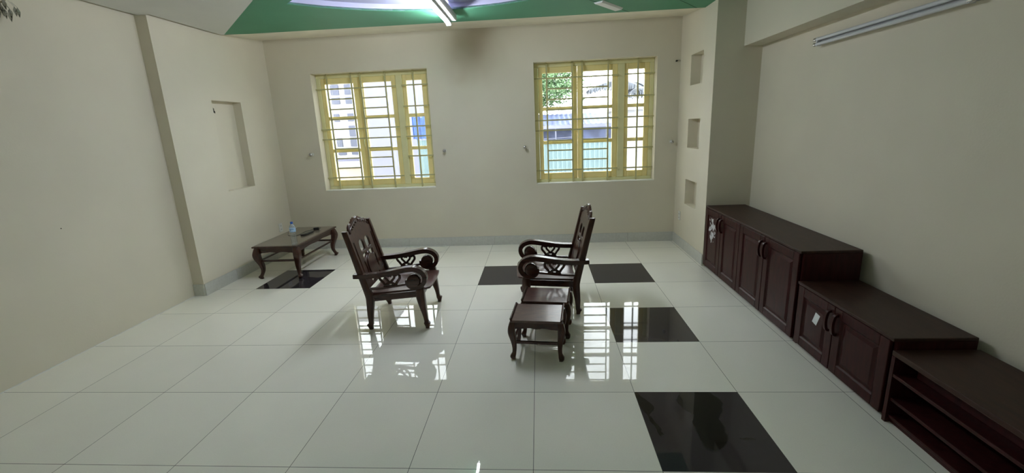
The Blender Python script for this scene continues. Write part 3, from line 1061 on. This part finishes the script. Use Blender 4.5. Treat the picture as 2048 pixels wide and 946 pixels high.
    for q in (-1, 1):
        cx = q * 0.066
        holes.append([(cx - .046, .292), (cx - .014, .288), (cx + .014, .288), (cx + .046, .292), (cx + .050, .320), (cx + .050, .356), (cx + .034, .384), (cx, .396), (cx - .034, .384), (cx - .050, .356), (cx - .050, .320)])
        holes.append([(q * .186, .055), (q * .216, .055), (q * .216, .390), (q * .206, .402), (q * .196, .402), (q * .186, .390)])
        holes.append([(q * .020, .262), (q * .034, .238), (q * .062, .228), (q * .106, .208), (q * .118, .262), (q * .108, .270), (q * .030, .272)])
        holes.append([(q * .128, .075), (q * .138, .100), (q * .132, .150), (q * .138, .205), (q * .128, .225), (q * .114, .205), (q * .108, .150), (q * .112, .100)])
        holes.append([(q * .030, .012), (q * .100, .012), (q * .106, .050), (q * .086, .062), (q * .052, .036)])
    bmB = plate(outer, holes, 0.020, bevel=0.003)
    # map (x->y, y->z leaned): base at z .345
    z0b = 0.340
    for v_ in bmB.verts:
        yy, hh, dd = v_.co.x, v_.co.y, v_.co.z
        z = z0b + hh * 0.972
        v_.co = Vector((lean(z) + dd + 0.002, yy, z - dd * 0.2))
    bk = obj('backrest', bmB, M['wood_z'], t)
    # carved medallion and carved crest relief
    bm = nb()
    bm2 = plate(circ(0, 0, .088, .095, 24), [], 0.012, bevel=0.004)
    for v_ in bm2.verts:
        yy, hh, dd = v_.co.x, v_.co.y, v_.co.z
        z = z0b + (hh + .140) * 0.972
        v_.co = Vector((lean(z) + dd + 0.014, yy, z))
    join(bm, bm2)
    obj('medallion', bm, M['wood_z'], bk)
    for q in (-1, 1):
        bm = nb()
        pts = [(q * .195, .478), (q * .170, .505), (q * .135, .520), (q * .095, .530), (q * .055, .545), (q * .02, .552)]
        P3 = []
        for p in spline(pts, 4):
            z = z0b + p.y * 0.972
            P3.append((lean(z) + 0.013, p.x, z))
        tube(bm, P3, 0.006, 8)
        for (yy, hh) in ((.16, .50), (.125, .512), (.085, .522), (.045, .535)):
            z = z0b + hh * 0.972
            tube(bm, [(lean(z) + .012, q * yy, z + .012), (lean(z) + .014, q * (yy - .016), z - .002), (lean(z) + .012, q * (yy - .030), z - .004)], [0.006, 0.007, 0.003], 6)
        obj('crest_carving', bm, M['wood_z'], bk, smooth=True)
    for yy in (-0.02, 0.02):
        bm = nb()
        z = z0b + 0.228
        tube(bm, [(lean(z) + .004, yy, z), (lean(z) + .006, yy * .6, z + .018), (lean(z) + .004, yy * .2, z + .03)], [.007, .010, .004], 6)
        obj('leaf_carving', bm, M['wood_z'], bk, smooth=True)
    return t

ch = armchair('carved dark wooden armchair left of centre, facing right, near the left window')
ch.location = (-1.362, 1.715, 0)
ch.rotation_euler = (0, 0, math.radians(2.6))
ch2 = copy_tree(ch)
ch2.location = (0.352, 1.955, 0)
ch2.rotation_euler = (0, 0, math.radians(182.2))
ch2['label'] = 'carved dark wooden armchair facing left, behind the two small stools'
for c_ in (ch, ch2):
    c_['group'] = 'carved wooden armchairs facing each other'

# ------------------------------------------------------------------ stools
def cabriole(bm, cx, cy, H_, ox, oy, s=1.0):
    """leg curving out at the knee, in at the ankle, out at the toe"""
    pts = [(0.000, 0.0, .013, .013), (0.004, .012, .016, .016), (0.004, .030, .019, .019), (-0.003, .048, .014, .014), (-0.006, .085, .0145, .0145),
           (-0.002, .14, .019, .019), (0.007, .20, .024, .024), (0.006, .245, .024, .024), (0.0, .285, .019, .019)]
    k = H_ / 0.285
    P = [(cx + ox * a * 1.0, cy + oy * a * 1.0, z * k, hx * s, hy * s) for (a, z, hx, hy) in pts]
    sweep(bm, leg_sections(smooth_secs(P, 3)))

def scalloped_apron(bm, p0, p1, z0, z1, th, drop=0.018):
    """board between two xy points, bottom edge shaped"""
    a, b = Vector((*p0, 0)), Vector((*p1, 0))
    d = b - a
    nn = Vector((-d.y, d.x, 0)).normalized() * th / 2
    secs = []
    N_ = 16
    for i in range(N_ + 1):
        u = i / N_
        p = a + d * u
        e = min(u, 1 - u)
        zz = z0 + (0.0 if e > 0.25 else drop * (0.5 + 0.5 * math.cos(PI * e / 0.25))) * -1 + drop
        zz = z0 - drop * (0.5 + 0.5 * math.cos(PI * min(e / 0.16, 1))) + (0.004 * math.cos(u * 6 * PI))
        secs.append([tuple(p + nn + Vector((0, 0, zz))), tuple(p - nn + Vector((0, 0, zz))), tuple(p - nn + Vector((0, 0, z1))), tuple(p + nn + Vector((0, 0, z1)))])
    sweep(bm, secs)

def stool(label):
    t = thing('wooden_stool', label, 'stool', group='small carved wooden stools in front of the right armchair')
    a, b, Hs = 0.168, 0.122, 0.305
    bm = nb()
    box(bm, -0.176, 0.176, -0.140, 0.140, Hs - 0.022, Hs - 0.004)
    tp = obj('stool_top', bm, M['wood_seat'], t, bevel=0.003)
    for s in (-1, 1):
        bm = nb()
        ribbon(bm, [(s * 0.166, Hs - 0.016), (s * 0.172, Hs - 0.003), (s * 0.178, Hs + 0.008)], [0.008, 0.007, 0.004], -0.140, 0.140)
        obj('end_lip', bm, M['wood'], tp, bevel=0.002)
    bm = nb()
    for (p0, p1) in (((-a + .01, -b), (a - .01, -b)), ((-a + .01, b), (a - .01, b)), ((-a, -b + .01), (-a, b - .01)), ((a, -b + .01), (a, b - .01))):
        scalloped_apron(bm, p0, p1, Hs - 0.066, Hs - 0.022, 0.016, 0.012)
    obj('apron', bm, M['wood'], t)
    for sx in (-1, 1):
        for sy in (-1, 1):
            bm = nb()
            cabriole(bm, sx * (a - .004), sy * (b - .004), Hs - 0.022, sx, sy)
            obj('leg', bm, M['wood_z'], t, smooth=True)
    for sy in (-1, 1):
        bm = nb()
        box(bm, -a + .006, a - .006, sy * (b - .006) - .007, sy * (b - .006) + .007, 0.118, 0.138)
        obj('stretcher', bm, M['wood'], t, bevel=0.002)
    for sx in (-1, 1):
        bm = nb()
        box(bm, sx * (a - .006) - .007, sx * (a - .006) + .007, -b + .006, b - .006, 0.120, 0.136)
        obj('stretcher', bm, M['wood'], t, bevel=0.002)
    return t
s1 = stool('small dark wooden stool, the nearer of the two and closest to the camera')
s1.location = (0.030, 1.085, 0)
s1.rotation_euler = (0, 0, math.radians(-6.0))
s2 = copy_tree(s1)
s2.location = (0.097, 1.405, 0)
s2.rotation_euler = (0, 0, math.radians(-7.0))
s2['label'] = 'small dark wooden stool between the nearer stool and the right armchair'

# ------------------------------------------------------------------ coffee table
t = thing('coffee_table', 'low dark wooden coffee table with curved legs by the left wall', 'table', (-2.910, 3.160, 0))
a, b, Ht = 0.225, 0.430, 0.390
bm = nb()
box(bm, -0.265, 0.265, -0.475, 0.475, Ht - 0.020, Ht - 0.002)
tp = obj('table_top', bm, M['wood'], t, bevel=0.004)
bm = nb()
box(bm, -0.245, 0.245, -0.455, 0.455, Ht - 0.003, Ht)
obj('top_panel', bm, M['table_top'], tp)
bm = nb()
for (p0, p1) in (((-a, -b), (a, -b)), ((-a, b), (a, b)), ((-a, -b), (-a, b)), ((a, -b), (a, b))):
    scalloped_apron(bm, p0, p1, Ht - 0.080, Ht - 0.020, 0.020, 0.018)
obj('apron', bm, M['wood'], t)
for sx in (-1, 1):
    for sy in (-1, 1):
        bm = nb()
        pts = [(0.002, 0.0, .016), (0.008, .012, .018), (0.010, .030, .022), (-0.002, .050, .017), (-0.014, .095, .019), (-0.010, .16, .026), (0.010, .24, .034), (0.014, .29, .036), (0.006, .34, .032), (0.0, .370, .026)]
        P = [(sx * a + sx * o_, sy * b + sy * o_, z, h, h) for (o_, z, h) in pts]
        sweep(bm, leg_sections(smooth_secs(P, 3)))
        obj('leg', bm, M['wood_z'], t, smooth=True)
for sy in (-1, 1):
    bm = nb()
    box(bm, -a, a, sy * b - .009, sy * b + .009, 0.200, 0.222)
    obj('stretcher', bm, M['wood'], t, bevel=0.002)
for sx in (-1, 1):
    bm = nb()
    box(bm, sx * a - .009, sx * a + .009, -b, b, 0.202, 0.220)
    obj('stretcher', bm, M['wood'], t, bevel=0.002)

# water bottle
t = thing('water_bottle', 'clear plastic water bottle with blue cap and label on the coffee table', 'bottle', (-2.712, 2.765, Ht))
bm = nb()
prof = [(0.001, 0.002), (0.026, 0.0), (0.031, 0.006)]
z = 0.012
while z < 0.125:
    prof += [(0.0315, z), (0.0295, z + 0.008), (0.0315, z + 0.016)]
    z += 0.020
prof += [(0.0318, 0.140), (0.0318, 0.190), (0.029, 0.205), (0.020, 0.222), (0.0125, 0.232), (0.0122, 0.243), (0.001, 0.244)]
lathe(bm, prof, 24)
obj('bottle_body', bm, M['pet'], t, smooth=True)
bm = nb()
lathe(bm, [(0.0322, 0.145), (0.0324, 0.147), (0.0324, 0.186), (0.0322, 0.188)], 24)
obj('label_band', bm, M['label'], t, smooth=True)
bm = nb()
lathe(bm, [(0.001, 0.236), (0.0142, 0.236), (0.0146, 0.240), (0.0142, 0.256), (0.012, 0.259), (0.001, 0.259)], 20)
obj('cap', bm, M['cap'], t, smooth=True)

# black oval case and charger with cable
bm = plate([(p[0] * 0.030, p[1] * 0.105) for p in [(math.copysign(abs(math.cos(u)) ** .75, math.cos(u)), math.copysign(abs(math.sin(u)) ** .75, math.sin(u))) for u in [2 * PI * k / 32 for k in range(32)]]], [], 0.022, bevel=0.008)
o = obj('remote_control', bm, M['black'], smooth=True, loc=(-2.822, 3.235, Ht + 0.0115), rot=(0, 0, math.radians(-6)))
tag(o, 'long black rounded remote control lying on the coffee table', 'remote control')
t = thing('power_adapter', 'black power adapter with its cable on the far end of the coffee table', 'adapter', (-2.815, 3.445, Ht), math.radians(20))
bm = nb()
box(bm, -0.032, 0.032, -0.026, 0.026, 0.0, 0.034)
obj('adapter_body', bm, M['black'], t, bevel=0.006)
bm = nb()
for dx in (-0.008, 0.008):
    box(bm, 0.032, 0.052, dx - 0.002, dx + 0.002, 0.014, 0.022)
obj('plug_pin', bm, M['metal'], t)
bm = nb()
pts = spline([(-0.03, 0.0, 0.016), (-0.07, -0.01, 0.006), (-0.13, -0.07, 0.004), (-0.17, -0.20, 0.004), (-0.22, -0.24, 0.004), (-0.30, -0.16, 0.004), (-0.335, 0.02, 0.005)], 6)
tube(bm, [tuple(p) for p in pts], 0.0028, 8)
obj('cable', bm, M['black'], t, smooth=True)

# thin white cable along the back skirting
bm = nb()
pts = spline([(-2.35, YB - 0.04, 0.004), (-2.0, YB - 0.03, 0.004), (-1.7, YB - 0.045, 0.004), (-1.35, YB - 0.035, 0.004), (-1.22, YB - 0.11, 0.004), (-1.24, YB - 0.27, 0.004), (-1.33, YB - 0.31, 0.004)], 8)
tube(bm, [tuple(p) for p in pts], 0.0032, 8)
o = obj('loose_cable', bm, M['plastic'], smooth=True)
tag(o, 'thin white cable lying on the floor along the back skirting', 'cable')

# ------------------------------------------------------------------ outside
bm = nb()
box(bm, -30, 30, YB + 0.24, 40, -0.35, -0.15)
o = obj('yard_ground', bm, M['concrete'])
struct(o)

# white building with grey windows seen through the left window
bl = thing('white_building', 'tall white building with grey blue windows beyond the left window', 'building', (-6.3, 12.0, -0.15))
bm = nb()
box(bm, -3.2, 1.15, 0, 4, 0.0, 5.2)
obj('wall', bm, M['ext_white'], bl)
cols = [(-0.62, 0.30), (-0.17, 0.30), (0.28, 0.30), (0.74, 0.30), (-1.1, 0.30), (-1.6, .3)]
for r_, (z0, z1) in enumerate(((3.78, 3.88), (3.50, 3.62), (3.24, 3.34), (2.92, 3.22), (2.64, 2.84), (2.10, 2.34), (1.62, 1.96), (1.30, 1.58), (1.04, 1.14))):
    for c_, (x, w_) in enumerate(cols):
        if (r_ * 7 + c_ * 3) % 8 == 5:
            continue
        ww = w_ * (0.60 if r_ in (5, 6, 7) and c_ % 2 else 0.88)
        bm = nb()
        box(bm, x, x + ww, -0.03, 0.02, z0, z1)
        obj('window_opening', bm, M['ext_pane'], bl)
bm = nb()
box(bm, -3.4, 1.2, -0.5, 0, 0.72, 0.92)
obj('ledge', bm, M['ext_lav'], bl)
lw = thing('garden_wall', 'peach and white yard wall below the white building', 'wall', (-6.2, 10.6, -0.15))
bm = nb()
box(bm, -3, 1.15, 0, 0.2, 0, 0.72)
obj('wall_panel', bm, M['peach'], lw)
bm = nb()
box(bm, -3, 1.15, -0.05, 0.25, 0.72, 0.90)
obj('coping', bm, M['ext_white'], lw)

lv = thing('lavender_house', 'plain pale lavender house wall seen through the middle of the left window', 'house', (-4.2, 10.0, -0.15))
bm = nb()
box(bm, -0.62, 0.55, 0, 3, 0, 3.4)
obj('wall', bm, M['ext_lav'], lv)
bm = nb()
box(bm, -0.72, -0.58, -0.08, 3, 0, 3.5)
obj('corner_pillar', bm, M['ext_white'], lv)
bm = nb()
box(bm, -0.75, 0.6, -0.15, 3.1, 3.4, 3.52)
obj('roof_slab', bm, M['ext_white'], lv)

tb = thing('blue_tarpaulin_stall', 'blue tarpaulin over a teal sheet hoarding beyond the left window', 'stall', (-2.55, 8.0, -0.15))
bm = nb()
n_ = 40
secs = []
for i in range(n_ + 1):
    x = -0.22 + 0.62 * i / n_
    y = 0.012 * math.sin(i * 1.9) + 0.02 * math.sin(i * 0.7)
    zb_ = 1.53 + 0.01 * math.sin(i * 0.9)
    secs.append([(x, y, zb_), (x, y + 0.012, zb_), (x, y + 0.012, 2.02 + 0.02 * math.sin(i * .8)), (x, y, 2.02 + 0.02 * math.sin(i * .8))])
sweep(bm, secs)
obj('tarpaulin', bm, M['bluesheet'], tb, smooth=True)
bm = nb()
secs = []
for i in range(n_ + 1):
    x = -0.12 + 0.62 * i / n_
    y = 0.03 + (0.012 if i % 2 else 0)
    secs.append([(x, y, 0), (x, y + 0.01, 0), (x, y + 0.01, 1.5), (x, y, 1.5)])
sweep(bm, secs)
obj('sheet_panel', bm, M['teal'], tb)
bm = nb()
for x in (-0.14, 0.42):
    tube(bm, [(x, 0.08, 0), (x, 0.08, 2.1)], 0.022, 8)
obj('post', bm, M['teal_dark'], tb)

# teal fence seen through the right window
fe = thing('sheet_metal_fence', 'pale teal corrugated sheet fence beyond the right window', 'fence', (1.0, 9.0, -0.15))
bm = nb()
secs = []
n_ = 90
for i in range(n_ + 1):
    x = -1.5 + 2.55 * i / n_
    y = 0.014 * (1 if (i // 2) % 2 else -1)
    secs.append([(x, y, 0), (x, y + 0.008, 0), (x, y + 0.008, 1.28), (x, y, 1.28)])
sweep(bm, secs)
obj('sheet_panel', bm, M['teal'], fe)
bm = nb()
box(bm, -1.5, 1.05, -0.03, 0.03, 1.28, 1.325)
obj('top_rail', bm, M['ext_white'], fe)
for x in (-0.9, 0.12, 1.04):
    bm = nb()
    tube(bm, [(x, 0.05, 0), (x, 0.05, 1.30)], 0.025, 8)
    obj('post', bm, M['teal_dark'], fe)

# shed with blue grey roofs behind the fence
sh = thing('roofed_shed', 'blue grey sheet roofed shed behind the teal fence', 'shed', (1.2, 11.0, -0.15))
bm = nb()
secs = []
n_ = 70
for i in range(n_ + 1):
    x = -1.6 + 2.68 * i / n_
    w_ = 0.012 * math.sin(i * 1.6)
    secs.append([(x, 0.0, 1.68 + w_), (x, 1.3, 2.02 + w_), (x, 1.3, 2.04 + w_), (x, 0.0, 1.70 + w_)])
sweep(bm, secs)
obj('roof', bm, M['slate'], sh)
bm = nb()
box(bm, -1.6, 1.08, -0.03, 0.03, 1.60, 1.70)
obj('gutter', bm, M['slate_light'], sh)
bm = nb()
box(bm, -1.55, -0.12, 0.4, 0.45, 0, 1.62)
box(bm, 0.0, 1.03, 0.3, 0.35, 0, 1.62)
obj('wall', bm, M['slate'], sh)
bm = nb()
for x in (-1.0, -0.62, -0.10, 1.03):
    tube(bm, [(x, 0.05, 0), (x, 0.05, 1.62)], 0.022, 8)
tube(bm, [(-1.5, 0.06, 1.30), (-0.1, 0.06, 1.34)], 0.012, 8)
obj('post', bm, M['slate_light'], sh)
bm = nb()
box(bm, -1.45, -0.2, 0.0, 0.32, 1.18, 1.30)
obj('stacked_boards', bm, M['slate'], sh)

# white house behind the shed and to the right
wh = thing('white_house', 'plain white house wall seen through the narrow right pane', 'house', (2.9, 11.5, -0.15))
bm = nb()
box(bm, -0.42, 3.0, 0, 3, 0, 2.05)
obj('wall', bm, M['ext_white'], wh)
bm = nb()
box(bm, -0.5, 3.1, -0.1, 3.1, 2.05, 2.15)
obj('roof_slab', bm, M['ext_white'], wh)

# leafy tree
def tree(name, label, loc, trunk_h, crown, nleaf, seed, lsz=0.10):
    t = thing(name, label, 'tree', loc)
    rnd = random.Random(seed)
    bm = nb()
    tube(bm, spline([(0, 0, 0), (0.05, 0, trunk_h * 0.5), (-0.03, 0.05, trunk_h), (0.02, 0, trunk_h + 0.8)], 4), [0.10 - 0.005 * i for i in range(13)], 8)
    for k in range(9):
        a_ = rnd.random() * 6.28
        z_ = trunk_h * (0.85 + 0.25 * rnd.random())
        e = Vector((math.cos(a_) * crown[0] * 0.8, math.sin(a_) * crown[1] * 0.8, z_ + crown[2] * (0.3 + rnd.random() * 0.8)))
        tube(bm, [(0, 0, z_), tuple(e * 0.5 + Vector((0, 0, z_ * 0.55))), tuple(e)], [0.045, 0.028, 0.010], 6)
    obj('trunk', bm, M['bark'], t, smooth=True)
    bm = nb()
    clumps = []
    for k in range(46):
        while True:
            p = Vector((rnd.uniform(-1, 1), rnd.uniform(-1, 1), rnd.uniform(-1, 1)))
            if p.length < 1:
                break
        clumps.append(Vector((p.x * crown[0], p.y * crown[1], p.z * crown[2] + trunk_h + crown[2])))
    for k in range(nleaf):
        c_ = clumps[rnd.randrange(len(clumps))]
        p = c_ + Vector((rnd.gauss(0, .26), rnd.gauss(0, .22), rnd.gauss(0, .17)))
        d1 = Vector((rnd.uniform(-1, 1), rnd.uniform(-1, 1), rnd.uniform(-.6, .3))).normalized()
        d2 = d1.cross(Vector((rnd.uniform(-1, 1), rnd.uniform(-1, 1), rnd.uniform(-1, 1)))).normalized()
        s_ = lsz * rnd.uniform(0.7, 1.3)
        vs_ = [bm.verts.new(p), bm.verts.new(p + d1 * s_ * .5 + d2 * s_ * .22), bm.verts.new(p + d1 * s_), bm.verts.new(p + d1 * s_ * .5 - d2 * s_ * .22)]
        bm.faces.new(vs_)
    obj('foliage', bm, M['leaf'], t)
    return t
tree('leafy_tree', 'green leafy tree seen through the upper left of the right window', (-0.10, 13.2, -0.15), 2.0, (1.35, 0.9, 0.95), 16000, 5)

# palm: arching fronds with hanging leaflets
pm = thing('palm_tree', 'grey palm with arching drooping fronds seen through the right window', 'palm tree', (2.25, 9.8, -0.15))
bm = nb()
tube(bm, spline([(0.95, 0.35, 0), (0.90, 0.30, 1.2), (0.85, 0.25, 2.4)], 6), 0.07, 10)
obj('trunk', bm, M['bark'], pm, smooth=True)
def frond(p0, p1, rise, ln, seed):
    rnd = random.Random(seed)
    bm = nb()
    p0, p1 = Vector(p0), Vector(p1)
    pts = []
    N_ = 26
    for i in range(N_ + 1):
        u = i / N_
        p = p0.lerp(p1, u)
        p.z += rise * math.sin(PI * min(1, u * 0.95)) 
        pts.append(p)
    tube(bm, pts, [0.018 - 0.012 * i / N_ for i in range(N_ + 1)], 6)
    d = (p1 - p0).normalized()
    sd = Vector((-d.y, d.x, 0)).normalized()
    for i in range(1, N_ + 1):
        for q in (-1, 1):
            for h_ in (0.0, 0.33, 0.66):
                b_ = pts[i - 1].lerp(pts[i], h_)
                L_ = ln * (0.55 + 0.45 * math.sin(PI * i / N_)) * rnd.uniform(.75, 1.15)
                m_ = b_ + sd * q * L_ * 0.55 + d * L_ * 0.25 + Vector((0, 0, -L_ * 0.10))
                e_ = m_ + sd * q * L_ * 0.18 + d * L_ * 0.12 + Vector((0, 0, -L_ * 0.62))
                w_ = 0.024
                vs_ = [bm.verts.new(b_ - d * w_), bm.verts.new(b_ + d * w_), bm.verts.new(m_ + d * w_), bm.verts.new(m_ - d * w_), bm.verts.new(e_)]
                bm.faces.new((vs_[0], vs_[1], vs_[2], vs_[3]))
                bm.faces.new((vs_[3], vs_[2], vs_[4]))
    return obj('frond', bm, M['palm'], pm)
top_ = (0.85, 0.25, 2.40)
frond(top_, (-0.85, -0.1, 2.48), 0.32, 0.42, 1)
frond(top_, (-0.10, -0.9, 2.25), 0.22, 0.42, 2)
frond(top_, (2.1, -0.3, 2.3), 0.30, 0.42, 3)
frond(top_, (1.2, -0.9, 2.1), 0.20, 0.42, 4)
frond(top_, (0.1, 1.3, 2.4), 0.35, 0.42, 5)
